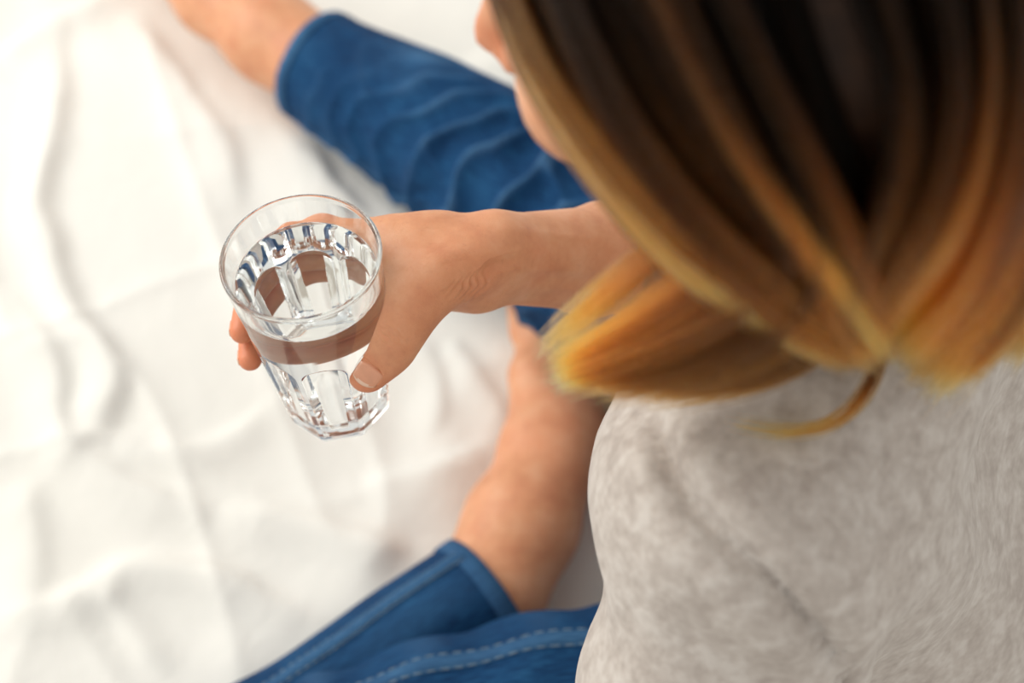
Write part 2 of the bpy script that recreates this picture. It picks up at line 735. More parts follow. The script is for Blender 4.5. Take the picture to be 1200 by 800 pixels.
def g_inner(z):
    return g_round(z) - G_WALL


WATER_Z = 0.1195
W_LX, W_LY = -0.35 * GX[2] / GA[2], -0.35 * GY[2] / GA[2]      # slope of the water line across the leaning glass


def build_glass():
    root = empty('drinking_glass', BASE_C)
    tag(root, 'clear faceted glass tumbler held in the hand, two thirds full of water', 'glass')
    nt = 8 * 72
    th = np.arange(nt) * 2 * math.pi / nt
    prof = []
    # outside from foot centre to rim
    rings = []
    for fr in (0.0, 0.35, 0.62):
        rings.append(('foot', fr))
    zs = np.concatenate([[0.0002, 0.0006, 0.0012, 0.002], np.linspace(0.003, 0.026, 24), np.linspace(0.028, 0.071, 28), np.linspace(0.0718, 0.09, 36), np.linspace(0.0915, 0.1, 6), np.linspace(0.102, GH - 0.0022, 22)])
    V_ = []
    for fr in (0.0, 0.4, 0.75):
        r = np.full(nt, 0.021 * fr)
        V_.append((r, np.full(nt, 0.0016)))
    V_.append((np.full(nt, 0.0205), np.full(nt, 0.0012)))
    for z in zs:
        R = g_outer(th, np.full(nt, z))
        R = R - 0.0016 * np.clip(1 - z / 0.002, 0, 1) ** 2
        V_.append((R, np.full(nt, z)))
    n_out = len(V_)
    # rounded lip
    rr = g_round(GH) - G_WALL / 2
    for a in np.linspace(8, 172, 12):
        a = math.radians(a)
        V_.append((np.full(nt, rr + G_WALL / 2 * math.cos(a)), np.full(nt, GH - 0.0022 + 0.0022 * math.sin(a))))
    # inside down
    for z in np.concatenate([np.linspace(GH - 0.0026, WATER_Z + 0.0078, 12), np.linspace(WATER_Z + 0.0075, WATER_Z - 0.006, 46), np.linspace(WATER_Z - 0.0065, 0.034, 34), np.linspace(0.032, G_IN0 + 0.005, 8)]):
        V_.append((np.full(nt, g_inner(z)), np.full(nt, z)))
    rb = g_inner(G_IN0 + 0.005)
    for a in np.linspace(10, 90, 8):
        a = math.radians(a)
        V_.append((np.full(nt, rb - 0.005 * (1 - math.cos(a))), np.full(nt, G_IN0 + 0.005 - 0.005 * math.sin(a))))
    for fr in (0.6, 0.3, 0.0):
        V_.append((np.full(nt, (rb - 0.005) * fr), np.full(nt, G_IN0 - 0.0003 * (1 - fr))))
    pts = []
    for R, Z in V_:
        pts.append(np.stack([R * np.cos(th), R * np.sin(th), Z], 1))
    W = np.vstack(pts)
    P = W[:, :1] * GX + W[:, 1:2] * GY + W[:, 2:3] * GA
    faces = grid_faces(nt, len(V_), wrap_u=True)
    o = mesh_np('tumbler', P, faces, M_GLASS, root)
    bm = bmesh.new()
    bm.from_mesh(o.data)
    bmesh.ops.remove_doubles(bm, verts=bm.verts, dist=1e-6)
    bmesh.ops.recalc_face_normals(bm, faces=bm.faces)
    bm.to_mesh(o.data)
    bm.free()
    o.data.polygons.foreach_set('use_smooth', [True] * len(o.data.polygons))
    # inner faces under the water line bend light between glass and water
    me = o.data
    me.materials.append(M_WET)
    n = len(me.polygons)
    c = np.empty(n * 3)
    me.polygons.foreach_get('center', c)
    c = c.reshape(-1, 3) + BASE_C
    q = c - BASE_C
    zz = q @ GA
    rr_ = np.linalg.norm(q - np.outer(zz, GA), axis=1)
    wet = (zz < WATER_Z + W_LX * (q @ GX) + W_LY * (q @ GY) + 0.0009) & (zz > G_IN0 - 0.002) & (rr_ < g_round(np.maximum(zz, 0)) - G_WALL * 0.62)
    me.polygons.foreach_set('material_index', wet.astype(np.int32))
    me.update()
    return root




def build_water():
    nt = 160
    th = np.arange(nt) * 2 * math.pi / nt
    ov = -0.00004
    V_ = []
    rb = g_inner(G_IN0 + 0.005)
    for fr in (0.0, 0.3, 0.6):
        V_.append(((rb - 0.005) * fr, G_IN0 - ov))
    for a in np.linspace(90, 10, 8):
        a = math.radians(a)
        V_.append((rb - 0.005 * (1 - math.cos(a)) + ov, G_IN0 + 0.005 - 0.005 * math.sin(a) - ov))
    for z in np.linspace(G_IN0 + 0.006, WATER_Z + 0.0013, 40):
        V_.append((g_inner(z) + ov, z))
    for dr, dz in ((0.0004, 0.0009), (0.0012, 0.0004), (0.0022, 0.0001), (0.004, 0.0)):
        V_.append((g_inner(WATER_Z) - dr, WATER_Z + dz))
    for fr in (0.8, 0.55, 0.3, 0.0):
        V_.append(((g_inner(WATER_Z) - 0.004) * fr, WATER_Z))
    lx, ly = W_LX, W_LY
    pts = []
    for r, z in V_:
        x, y = r * np.cos(th), r * np.sin(th)
        k = np.clip((z - 0.06) / (WATER_Z - 0.06), 0, 1)
        zz = z + k * (lx * x + ly * y)
        if r > g_inner(WATER_Z) * 0.985:      # follow the cone wall
            sc = (g_inner(zz) + ov) / r if z <= WATER_Z + 0.0013 and r >= g_inner(z) - 0.0002 else 1.0
            x, y = x * sc, y * sc
        pts.append(np.stack([x, y, zz], 1))
    W = np.vstack(pts)
    P = BASE_C + W[:, :1] * GX + W[:, 1:2] * GY + W[:, 2:3] * GA
    o = mesh_np('water', P, grid_faces(nt, len(V_), wrap_u=True), M_WATER)
    bm = bmesh.new()
    bm.from_mesh(o.data)
    bmesh.ops.remove_doubles(bm, verts=bm.verts, dist=1e-6)
    bmesh.ops.recalc_face_normals(bm, faces=bm.faces)
    bm.to_mesh(o.data)
    bm.free()
    o.data.materials.append(M_WATER_SIDE)
    for p in o.data.polygons:
        q = np.array(p.center) - BASE_C
        z = q @ GA
        r = np.linalg.norm(q - GA * z)
        nz = np.array(p.normal)[2]
        p.material_index = 0 if nz > 0.25 else 1
    o.data.polygons.foreach_set('use_smooth', [True] * len(o.data.polygons))
    tag(o, 'clear still water filling the faceted tumbler', 'water', kind='thing')


build_glass()
build_water()

# ------------------------------------------------------------------ the woman
person = empty('person', (0.25, -0.27, 0.0))
tag(person, 'woman with blond hair, grey sweater and blue jeans sitting on bed holding a glass', 'person')


def adopt(o):
    """parent without moving (children are built in world coordinates)"""
    o.parent = person
    o.matrix_parent_inverse = Matrix.Translation(-Vector(person.location))
    return o


HC = V(0.085, -0.280, 0.764)                      # head centre
HF = nrm(V(-0.93, 0.26, -0.30))                   # where the face points
HU = nrm(V(-0.30, 0.03, 0.95) - HF * (V(-0.30, 0.03, 0.95) @ HF))
HR = np.cross(HF, HU)                             # her right


def HP(f, r, u):
    return HC + HF * f + HR * r + HU * u


BF = nrm(V(-0.87, 0.50, 0))                       # body facing
BL = V(-0.50, -0.87, 0)                           # her left
SH = V(0.150, -0.285, 0.565)                      # between the shoulders
L_SH, R_SH = SH + BL * 0.148 + V(0.036, 0, 0), SH - BL * 0.155
PEL = V(0.265, -0.275, 0.12)
L_EL, R_EL = V(0.103, -0.512, 0.345), V(0.158, -0.118, 0.322)
L_WR = V(0.14, -0.66, 0.085)
W_WR = atd(574, 305, 0.842)                       # right wrist

# --- right hand joints
ST = GA                                           # fingers are stacked along the glass


def finger(mcp, zs, phis, rads, offs):
    out = []
    for z, ph, r, o in zip(zs, phis, rads, offs):
        out.append((G(ph, z, float(g_round(z)) + r + o), r))
    return out


FING = {
    'index': finger(0, (0.0985, 0.096, 0.099, 0.100), (46, 89, 109, 125), (0.0110, 0.0092, 0.0080, 0.0070), (0.013, 0.006, 0.004, 0.002)),
    'middle': finger(0, (0.080, 0.084, 0.078, 0.072), (52, 112, 148, 178), (0.0108, 0.0095, 0.0084, 0.0073), (0.013, 0.006, 0.003, 0.0005)),
    'ring': finger(0, (0.061, 0.064, 0.060, 0.056), (62, 120, 157, 189), (0.0102, 0.0090, 0.0080, 0.0070), (0.012, 0.006, 0.003, 0.0005)),
    'little': finger(0, (0.044, 0.046, 0.043, 0.040), (66, 112, 140, 166), (0.0092, 0.0078, 0.0070, 0.0062), (0.012, 0.005, 0.002, 0.0005)),
}
# thumb: lies across the near right side of the glass
_c = G(-50, 0.062, float(g_round(0.062)))
TH_TIP = atd(431, 437, proj(G(-58, 0.060, float(g_round(0.060)) + 0.0085))[2])
TH_IP = atd(464, 387, 0.800)
TH_MCP = atd(504, 330, 0.806)
TH_CMC = atd(554, 307, 0.822)
THUMB = [(TH_CMC, 0.0150), (TH_MCP, 0.0136), (TH_IP, 0.0116), (TH_TIP, 0.0103)]
for nme, j in FING.items():
    print(nme, [tuple(round(float(q), 3) for q in proj(p)) for p, r in j])
print('thumb', [tuple(round(float(q), 3) for q in proj(p)) for p, r in THUMB], 'wrist', W_WR, 'elbow', proj(R_EL))
print('shoulders', proj(L_SH), proj(R_SH), 'elbow l', proj(L_EL), 'nose', proj(HP(0.115, 0, -0.02)), 'head', proj(HC))

ARM = nrm(R_EL - W_WR)
WST = nrm(ST - ARM * (ST @ ARM))                  # across the wrist
THICK = np.cross(ARM, WST)


def hand_field():
    Fd = Field()
    base = {k: W_WR + WST * a - ARM * 0.006 for k, a in (('index', 0.013), ('middle', 0.005), ('ring', -0.005), ('little', -0.015))}
    palm = []
    for k, j in FING.items():
        m = j[0][0]
        palm.append(Cone(base[k], m, 0.0132, j[0][1] * 1.02))
    # palm padding between the metacarpals and the glass, web of the thumb
    im, lm = FING['index'][0][0], FING['little'][0][0]
    palm.append(Cone(TH_CMC * 0.5 + TH_MCP * 0.5, (base['index'] + im) / 2, 0.013, 0.012))
    palm.append(Cone(TH_MCP * 0.75 + TH_CMC * 0.25, im * 0.6 + base['index'] * 0.4, 0.0095, 0.009))
    pp = FING['index'][1][0]
    palm.append(Cone(TH_MCP * 0.85 + TH_IP * 0.15, im * 0.75 + pp * 0.25, 0.0085, 0.0075))
    palm.append(Cone(TH_MCP * 0.9 + TH_CMC * 0.1, im * 0.85 + base['index'] * 0.15, 0.0095, 0.009))
    wA, wB, wC = (G(p_, z_, float(g_round(z_)) + 0.0088) for p_, z_ in ((30, 0.0965), (2, 0.092), (-24, 0.082)))
    palm += [Cone(wA, wB, 0.0085, 0.0085), Cone(wB, wC, 0.0085, 0.0085), Cone(wB, TH_MCP * 0.5 + im * 0.5, 0.0085, 0.010),
             Cone(wC, TH_MCP * 0.6 + TH_IP * 0.4, 0.0085, 0.011)]
    palm.append(Cone(TH_CMC, W_WR, 0.0155, 0.017))
    palm.append(Cone(base['little'], lm, 0.014, 0.011))
    # forearm: two bones' worth of girth growing to the elbow
    e1, e2 = R_EL + WST * 0.016, R_EL - WST * 0.016
    mid1 = W_WR + ARM * 0.10
    palm += [Cone(W_WR + WST * 0.0115, mid1 + WST * 0.014, 0.0180, 0.0245), Cone(W_WR - WST * 0.0115, mid1 - WST * 0.012, 0.0160, 0.0230),
             Cone(mid1 + WST * 0.014, e1, 0.0245, 0.031), Cone(mid1 - WST * 0.012, e2, 0.0240, 0.031)]
    Fd.add(palm, 0.016, 0.012)
    Fd.add([Cone(THUMB[i][0], THUMB[i + 1][0], THUMB[i][1], THUMB[i + 1][1]) for i in range(3)] +
           [Ell(TH_TIP * 0.72 + TH_IP * 0.28, (nrm(TH_TIP - TH_IP), np.cross(nrm(TH_TIP - TH_IP), FWD), FWD), (0.0165, 0.0123, 0.0101))], 0.006, 0.013)
    for k, j in FING.items():
        pr = [Cone(j[i][0], j[i + 1][0], j[i][1], j[i + 1][1]) for i in range(3)]
        pr.append(Ell(j[1][0], (nrm(j[2][0] - j[0][0]), GA, np.cross(GA, nrm(j[2][0] - j[0][0]))), (0.013, j[1][1] * 1.05, j[1][1] * 1.06)))
        Fd.add(pr, 0.005, 0.0025)
    return Fd


HAND = hand_field()


def glass_press(P, D):
    """flesh gives way where it touches the glass"""
    q = P - BASE_C
    z = q @ GA
    r = np.sqrt(np.maximum((q * q).sum(1) - z * z, 0))
    dg = r - (g_round(np.clip(z, 0, GH)) + 0.0003)
    inside = (z > -0.002) & (z < GH + 0.002)
    return np.where(inside, np.maximum(D, -dg), D)


HAND.post = glass_press


def body_field():
    B = Field()
    g = []
    # torso, neck
    for s in (-1, 1):
        g += [Cone(SH + BL * 0.05 * s - V(0, 0, 0.09) - BF * 0.035, PEL + BL * 0.05 * s + V(0, 0, 0.16), 0.050, 0.056),
              Cone(PEL + BL * 0.06 * s + V(0, 0, 0.16), PEL + BL * 0.075 * s, 0.08, 0.095)]
    g += [Cone(SH, HP(-0.02, 0, -0.06), 0.055, 0.05), Cone(L_SH - V(0, 0, 0.045), R_SH - V(0, 0, 0.045), 0.026, 0.026)]
    # left arm to a braced hand behind her
    g += [Cone(L_SH - V(0, 0, 0.05), L_EL, 0.030, 0.030), Cone(L_EL, L_WR, 0.030, 0.024), Cone(L_WR, L_WR + V(0.02, -0.05, -0.055), 0.026, 0.020)]
    g += [Cone(R_SH - V(0, 0, 0.05), R_EL, 0.034, 0.034)]
    # legs
    for chain in (RLEG, LTHIGH):
        for (a, ra), (b, rb) in zip(chain[:-1], chain[1:]):
            g.append(Cone(a, b, ra - 0.030, rb - 0.028))
    for (a, ra), (b, rb) in zip(R_BARE[:-1], R_BARE[1:]):
        g.append(Cone(a, b, ra, rb))
    g.append(Cone(LTHIGH[-1][0], LSHIN[0][0], 0.04, 0.04))
    for (a, ra), (b, rb) in zip(LSHIN[:-1], LSHIN[1:]):
        g.append(Cone(a, b, ra - 0.02, rb - 0.016))
    for (a, ra), (b, rb) in zip(L_BARE[:-1], L_BARE[1:]):
        g.append(Cone(a, b, ra, rb))
    B.add(g, 0.03, 0.02)
    for i, ln in enumerate((0.062, 0.075, 0.080, 0.074, 0.058)):          # left hand braced on the bed
        an_ = math.radians(-52 + 24 * i)
        dv = V(math.sin(an_) * 1.0 + 0.15, -math.cos(an_), -0.12)
        rt = V(L_WR[0] + 0.02, L_WR[1] - 0.045, 0.022) + nrm(dv) * 0.012
        B.add([Cone(rt, rt + nrm(dv) * ln * 0.55, 0.012, 0.0095), Cone(rt + nrm(dv) * ln * 0.55, rt + nrm(dv) * ln + V(0, 0, -0.006), 0.0095, 0.0078)], 0.004, 0.010)
    # left foot: heel, instep, ball, sole up against the other thigh
    an = L_BARE[-1][0]
    heel = at(678, 515, 0.034)
    ball = at(632, 395, 0.040)
    ft = [Cone(heel, an, 0.030, 0.030), Cone(an, ball, 0.030, 0.024), Cone(heel, ball + V(0.02, 0, -0.008), 0.028, 0.022),
          Cone(an + V(-0.012, 0, 0.01), at(618, 440, 0.05), 0.021, 0.016),
          Ell(at(612, 520, 0.062), ((1, 0, 0), (0, 1, 0), (0, 0, 1)), (0.016, 0.018, 0.016))]
    B.add(ft, 0.022, 0.02)
    for i in range(5):                                    # toes of the left foot
        a = ball + V(-0.016 + 0.013 * i, 0.004 - 0.004 * i, 0.004 - 0.005 * i)
        b = a + V(-0.004 + 0.004 * i, 0.034 - 0.004 * i, -0.008)
        B.add([Cone(a, b, 0.0125 - 0.0012 * i, 0.0105 - 0.0013 * i)], 0.004, 0.006)
    # right foot beyond the frame
    an = R_BARE[-1][0]
    dr = nrm(R_BARE[-1][0] - R_BARE[-3][0])
    tip = an + dr * 0.09 + V(-0.07, 0.05, 0.05)
    B.add([Cone(an - V(0, 0, 0.005), an + dr * 0.05, 0.030, 0.032), Cone(an + dr * 0.03, tip, 0.032, 0.024)], 0.02, 0.02)
    sd = nrm(np.cross(dr, V(0, 0, 1)))
    for i in range(5):
        a = tip + sd * (-0.024 + 0.012 * i)
        B.add([Cone(a, a + V(-0.02, 0.015, 0.014 - 0.003 * i), 0.011 - 0.001 * i, 0.009 - 0.001 * i)], 0.004, 0.006)
    # head
    ax = (HF, HR, HU)
    h = [Ell(HP(-0.012, 0, 0.025), ax, (0.094, 0.073, 0.083)), Ell(HP(0.028, 0, -0.024), ax, (0.058, 0.056, 0.070)),
         Cone(HP(0.062, 0, -0.078), HP(0.060, 0, -0.078), 0.018, 0.018), Cone(HP(0.060, 0, -0.078), HP(-0.005, 0.05, -0.052), 0.018, 0.016),
         Cone(HP(0.060, 0, -0.078), HP(-0.005, -0.05, -0.052), 0.018, 0.016), Ell(HP(0.062, 0.03, -0.03), ax, (0.022, 0.024, 0.022)),
         Ell(HP(0.062, -0.03, -0.03), ax, (0.022, 0.024, 0.022))]
    B.add(h, 0.03, 0.02)
    B.add([Cone(HP(0.088, 0, 0.014), HP(0.108, 0, -0.022), 0.0075, 0.0095), Cone(HP(0.098, 0.010, -0.028), HP(0.098, -0.010, -0.028), 0.007, 0.007)], 0.008, 0.012)
    B.add([Cone(HP(0.086, 0.016, -0.052), HP(0.093, 0, -0.050), 0.0045, 0.006), Cone(HP(0.093, 0, -0.050), HP(0.086, -0.016, -0.052), 0.006, 0.0045)], 0.004, 0.006)
    B.add([Cone(HP(0.084, 0.014, -0.060), HP(0.090, 0, -0.061), 0.005, 0.0072), Cone(HP(0.090, 0, -0.061), HP(0.084, -0.014, -0.060), 0.0072, 0.005)], 0.004, 0.004)
    for s in (-1, 1):
        B.add([Ell(HP(0.072, 0.032 * s, 0.006), ax, (0.013, 0.015, 0.012))], 0.0, 0.006)      # eyes
        B.add([Ell(HP(-0.008, 0.072 * s, -0.012), ax, (0.018, 0.008, 0.031))], 0.0, 0.008)    # ears
    return B


def bisect(verts, quads, co, no, keep_pos):
    me = bpy.data.meshes.new('tmp')
    me.from_pydata(verts.tolist(), [], quads.tolist())
    bm = bmesh.new()
    bm.from_mesh(me)
    bpy.data.meshes.remove(me)
    bmesh.ops.bisect_plane(bm, geom=bm.verts[:] + bm.edges[:] + bm.faces[:], dist=1e-7, plane_co=co, plane_no=no, clear_inner=keep_pos, clear_outer=not keep_pos)
    return bm


def hand_detail(P, N):
    """fine creases: thumb joint, wrist folds, tendons"""
    off = np.zeros(len(P))
    ax = nrm(TH_TIP - TH_IP)
    q = P - TH_IP
    s = q @ ax
    rad = np.linalg.norm(q - np.outer(s, ax), axis=1)
    dors = np.clip(N @ (-FWD), 0, 1)
    near = np.exp(-(np.maximum(rad - 0.014, 0) / 0.004) ** 2)
    u = q @ np.cross(ax, FWD)
    for s0, dep, bend in ((-0.0062, 0.55, 40), (-0.0030, 0.7, 25), (0.0004, 0.75, -12), (0.0036, 0.6, -35), (0.0065, 0.35, -45)):
        l = s - s0 - bend * u * u + 0.0005 * np.sin(u * 900 + s0 * 5000)
        off -= 0.0009 * dep * np.exp(-(l / 0.0008) ** 2) * near * dors ** 0.7 * np.exp(-(u / 0.0085) ** 4)
    tq = P - TH_TIP + ax * 0.0042
    ss, uu = tq @ ax, tq @ nrm(np.cross(ax, FWD))
    e = (np.abs((ss + 0.0002) / 0.0072) ** 3.0 + np.abs(uu / 0.0070) ** 3.0) ** (1 / 3.0)
    ring = np.exp(-((e - 1.06) * 0.0072 / 0.0007) ** 2) * (dors > 0.25) * (ss < 0.005)
    off -= 0.0009 * ring
    off += 0.0004 * np.exp(-((e - 1.32) * 0.0072 / 0.0011) ** 2) * (dors > 0.25) * (ss < 0.002)
    # folds in the hollow between thumb base and wrist
    pr = P - CAM
    zc = pr @ FWD
    px = 600 + F * (pr @ RIGHT) / zc
    py = 400 - F * (pr @ UPV) / zc
    vis = (N @ -FWD) > -0.1
    for i, (x0, y0, x1, y1, dp) in enumerate(((519, 352, 545, 318, 0.6), (528, 354, 552, 316, 0.8), (536, 355, 560, 312, 0.9), (545, 355, 567, 308, 0.8), (554, 354, 574, 310, 0.6), (510, 348, 534, 322, 0.4))):
        d, t, sd = seg_dist(px + 2.5 * np.sin(py * 0.21 + i), py, [(x0, y0), ((x0 + x1) / 2 + 5, (y0 + y1) / 2 + 4), (x1, y1)])
        off -= 0.0019 * dp * np.exp(-(d / 2.1) ** 2) * vis * np.sin(np.pi * np.clip(t, 0.03, 0.97))
    # a hollow at the snuffbox and tendons running into the forearm
    d, t, sd = seg_dist(px, py, [(556, 334), (578, 312), (620, 300)])
    off -= 0.0028 * np.exp(-(d / 8) ** 2) * vis * np.sin(np.pi * np.clip(t, 0.05, 0.95))
    for path, hh, ww in (([(560, 292), (520, 300), (492, 318)], 0.0005, 9), ([(590, 318), (660, 316), (740, 322)], 0.0008, 6), ([(600, 335), (670, 338), (750, 345)], 0.0007, 6),
                         ([(690, 330), (730, 318), (770, 300)], 0.0006, 4), ([(560, 262), (500, 258), (460, 262)], 0.0008, 8), ([(585, 262), (640, 275), (720, 280)], 0.0008, 6)):
        d, t, sd = seg_dist(px, py, catmull(path, 10))
        off += hh * np.exp(-(d / ww) ** 2) * vis * np.sin(np.pi * np.clip(t, 0.04, 0.96))
    return off


def build_body():
    # fine right hand and forearm
    pts = np.array([p for j in FING.values() for p, r in j] + [p for p, r in THUMB] + [W_WR, R_EL])
    hv, hq = polygonise(HAND, pts.min(0) - 0.03, pts.max(0) + 0.035, 0.0007)
    hv = relax(hv, hq, 2)
    N = vnormals(hv, hq)
    hv = hv + N * hand_detail(hv, N)[:, None]
    bv, bq = polygonise(body_field(), (-0.62, -0.80, -0.03), (0.42, 0.66, 0.92), 0.0042)
    bv = relax(bv, bq, 2)
    cut = W_WR + ARM * 0.175
    b1 = bisect(hv, hq, cut, -ARM, True)
    # drop what lies beyond the cut, then join to the coarse body at the elbow
    me = bpy.data.meshes.new('body')
    b1.to_mesh(me)
    b1.free()
    fe = np.empty(len(me.vertices) * 3)
    me.vertices.foreach_get('co', fe)
    bm = bmesh.new()
    tmp = bpy.data.meshes.new('tmp')
    tmp.from_pydata(bv.tolist(), [], bq.tolist())
    # coarse stump: forearm top from the cut to the elbow
    stump = Field().add([Cone(cut + WST * 0.015, R_EL + WST * 0.015, 0.0285, 0.031), Cone(cut - WST * 0.014, R_EL - WST * 0.015, 0.0280, 0.031)], 0.012, 0.01)
    bm.from_mesh(tmp)
    bpy.data.meshes.remove(tmp)
    bm.from_mesh(me)
    bmesh.ops.recalc_face_normals(bm, faces=bm.faces)
    bm.to_mesh(me)
    bm.free()
    o = bpy.data.objects.new('body', me)
    COL.objects.link(o)
    me.materials.append(M_SKIN)
    me.polygons.foreach_set('use_smooth', [True] * len(me.polygons))
    n = len(me.vertices)
    P = np.empty(n * 3)
    me.vertices.foreach_get('co', P)
    P = P.reshape(-1, 3)
    fl = np.zeros(n)
    for j in list(FING.values()) + [THUMB]:
        fl = np.maximum(fl, 0.75 * np.exp(-(np.linalg.norm(P - j[3][0], axis=1) / 0.016) ** 2))
        fl = np.maximum(fl, 0.42 * np.exp(-(np.linalg.norm(P - j[2][0], axis=1) / 0.013) ** 2))
        fl = np.maximum(fl, 0.35 * np.exp(-(np.linalg.norm(P - j[1][0], axis=1) / 0.015) ** 2))
    fl = np.maximum(fl, 0.5 * np.exp(-(np.linalg.norm(P - HP(0.108, 0, -0.03), axis=1) / 0.02) ** 2))
    fl = np.maximum(fl, 0.45 * np.exp(-(np.linalg.norm(P - HP(0.09, 0, -0.056), axis=1) / 0.014) ** 2))
    fl = np.maximum(fl, 0.3 * np.exp(-(np.linalg.norm(P - at(650, 560, 0.03), axis=1) / 0.07) ** 2))
    fl = np.clip(fl + 0.10 * vnoise(P * 60, 5) + 0.08, 0, 1)
    vattr(o, 'flush', fl)
    adopt(o)
    return o


body = build_body()


def nail(name, tip, ip, outward, length, width, parent, back=0.5):
    """nail plate wrapped on to the finger: marched down to the skin, edges tucked in"""
    ax = nrm(tip - ip)
    out = nrm(outward - ax * (outward @ ax))
    sd = np.cross(ax, out)
    nu, nv = 15, 13
    U, W = np.meshgrid(np.linspace(-1, 1, nu), np.linspace(0, 1, nv))
    U, W = U.ravel(), W.ravel()
    r = np.abs(W - 0.5) * 2
    half = width / 2 * (1 - 0.10 * r ** 4)
    S = -length * back + W * length + np.where(W > 0.5, -0.0022, 0.0020) * U * U * r
    ang = U * half / 0.0105 * (0.0105 / 0.0100)
    D = np.cos(ang)[:, None] * out + np.sin(ang)[:, None] * sd
    O = tip + S[:, None] * ax
    t = np.full(len(U), 0.019)
    hp, HAND.post = HAND.post, None
    for _ in range(25):
        t = t - np.clip(HAND(O + D * t[:, None]), -0.001, 0.01) * 0.8
    HAND.post = hp
    edge = np.maximum(np.abs(U), np.where(W < 0.5, r, 0))
    lift = 0.00050 - 0.0009 * np.clip((edge - 0.86) / 0.14, 0, 1) ** 2
    lift = np.where(W > 0.9, np.maximum(lift, 0.0004), lift)
    top = O + D * (t + lift)[:, None]
    low = O + D * (t + lift - 0.0007)[:, None]
    vs = np.vstack([top, low])
    f = list(map(tuple, grid_faces(nu, nv))) + [t[::-1] for t in map(tuple, grid_faces(nu, nv, off=nu * nv))]
    n = nu * nv
    loop = [i for i in range(nu)] + [j * nu + nu - 1 for j in range(1, nv)] + [(nv - 1) * nu + i for i in range(nu - 2, -1, -1)] + [j * nu for j in range(nv - 2, 0, -1)]
    for a, b in zip(loop, loop[1:] + loop[:1]):
        f.append((b, a, a + n, b + n))
    o = mesh_np(name, vs, f, M_NAIL)
    o.data.materials.append(M_NAILTIP)
    for p in o.data.polygons:
        c = p.center
        s = (np.array(c) - tip) @ ax
        if s > length * (1 - back) - 0.0021:
            p.material_index = 1
    bm = bmesh.new()
    bm.from_mesh(o.data)
    bmesh.ops.recalc_face_normals(bm, faces=bm.faces)
    bm.to_mesh(o.data)
    bm.free()
    o.parent = parent
    o.matrix_parent_inverse = parent.matrix_basis.inverted()
    return o


bpy.context.view_layer.update()
nail('thumb_nail', TH_TIP, TH_IP, nrm(CAM - TH_TIP) + RIGHT * 0.04, 0.0136, 0.0132, body, 0.84)
for k in ('index', 'middle', 'ring', 'little'):
    j = FING[k]
    outw = (j[3][0] - BASE_C) - GA * ((j[3][0] - BASE_C) @ GA)
    nail('fingernail', j[3][0], j[2][0], outw, 0.0100, 0.0098, body, 0.62)


# ------------------------------------------------------------------ jeans
def frames(C, ref):
    T = np.gradient(C, axis=0)
    T /= np.linalg.norm(T, axis=1, keepdims=True)
    N0 = np.zeros_like(C)
    for i in range(len(C)):
        r = ref if i == 0 else N0[i - 1]
        v = r - T[i] * (r @ T[i])
        N0[i] = v / np.linalg.norm(v)
    return T, N0, np.cross(T, N0)


def leg_tube(chain, nv, nu, fold, flat=0.9):
    C = catmull([p for p, r in chain], nv)
    R = catmull(np.array([[r, 0, 0] for p, r in chain]), nv)[:, 0]
    T, N0, B0 = frames(C, V(0, 0, 1.0))
    L = np.concatenate([[0], np.cumsum(np.linalg.norm(np.diff(C, axis=0), axis=1))])
    th = np.arange(nu) * 2 * math.pi / nu
    U, Vv = np.meshgrid(th, np.arange(nv))
    Uf, Vf = U.ravel(), Vv.ravel()
    dirs = np.cos(Uf)[:, None] * N0[Vf] + np.sin(Uf)[:, None] * B0[Vf]
    s = L[Vf]
    base = C[Vf] + dirs * R[Vf][:, None]
    off = fold(Uf, s, L[-1], base)
    P = base + dirs * off[:, None]
    P[:, 2] = np.maximum(P[:, 2], 0.002 + 0.25 * (P[:, 2] - 0.002) * (P[:, 2] < 0.002))
    uv = np.stack([Uf * R.mean(), s], 1)
    return dict(P=P, C=C, R=R, T=T, N=N0, B=B0, L=L, nu=nu, nv=nv, uv=uv, off=off, dirs=dirs)


def tube_point(t, ang, v, lift=0.0):
    """surface point of the tube at angle (deg) and index v, lifted"""
    u = int(round((ang % 360) / 360 * t['nu'])) % t['nu']
    i = int(v) * t['nu'] + u
    return t['P'][i] + t['dirs'][i] * lift


def sharp(x, p=2.2):
    """rounded crest, narrow valley"""
    return 1 - np.abs(np.sin(x)) ** p


def fold_right(U, s, Lt, P):
    f = s / Lt
    wu = np.stack([np.cos(U), np.sin(U), s * 6], 1)
    n = vnoise(wu * 1.3, 21)
    m = vnoise(wu * 2.4 + 7, 22)
    amp = 0.0010 + 0.0088 * np.exp(-((f - 0.52) / 0.24) ** 2) + 0.003 * np.exp(-((f - 0.2) / 0.2) ** 2)
    gate = np.clip(0.55 + 0.9 * vnoise(wu * 1.1 + 11, 24), 0, 1.2)
    gate2 = np.clip(0.45 + 0.9 * vnoise(wu * 1.1 + 31, 25), 0, 1.2)
    ph = s * 66 + 1.5 * np.sin(U + 0.5) + 2.6 * n + 1.2 * m
    ph2 = s * 40 - 3.4 * np.sin(U - 0.4) + 2.2 * m + 1.0
    ridge = lambda x: 1.6 * (1 - np.abs(np.sin(x / 2 + 0.4))) ** 1.5 - 0.55
    o = amp * (ridge(ph * 2) * gate * 0.8 + ridge(ph2 * 2) * gate2 * 0.8 + 0.5 * n)
    return o + 0.0025 * vnoise(wu * 3.5 + 3, 23) * (1 - f * 0.6) + 0.0035 * np.exp(-((f - 0.80) / 0.05) ** 2) * np.sin(U * 2 + 1)


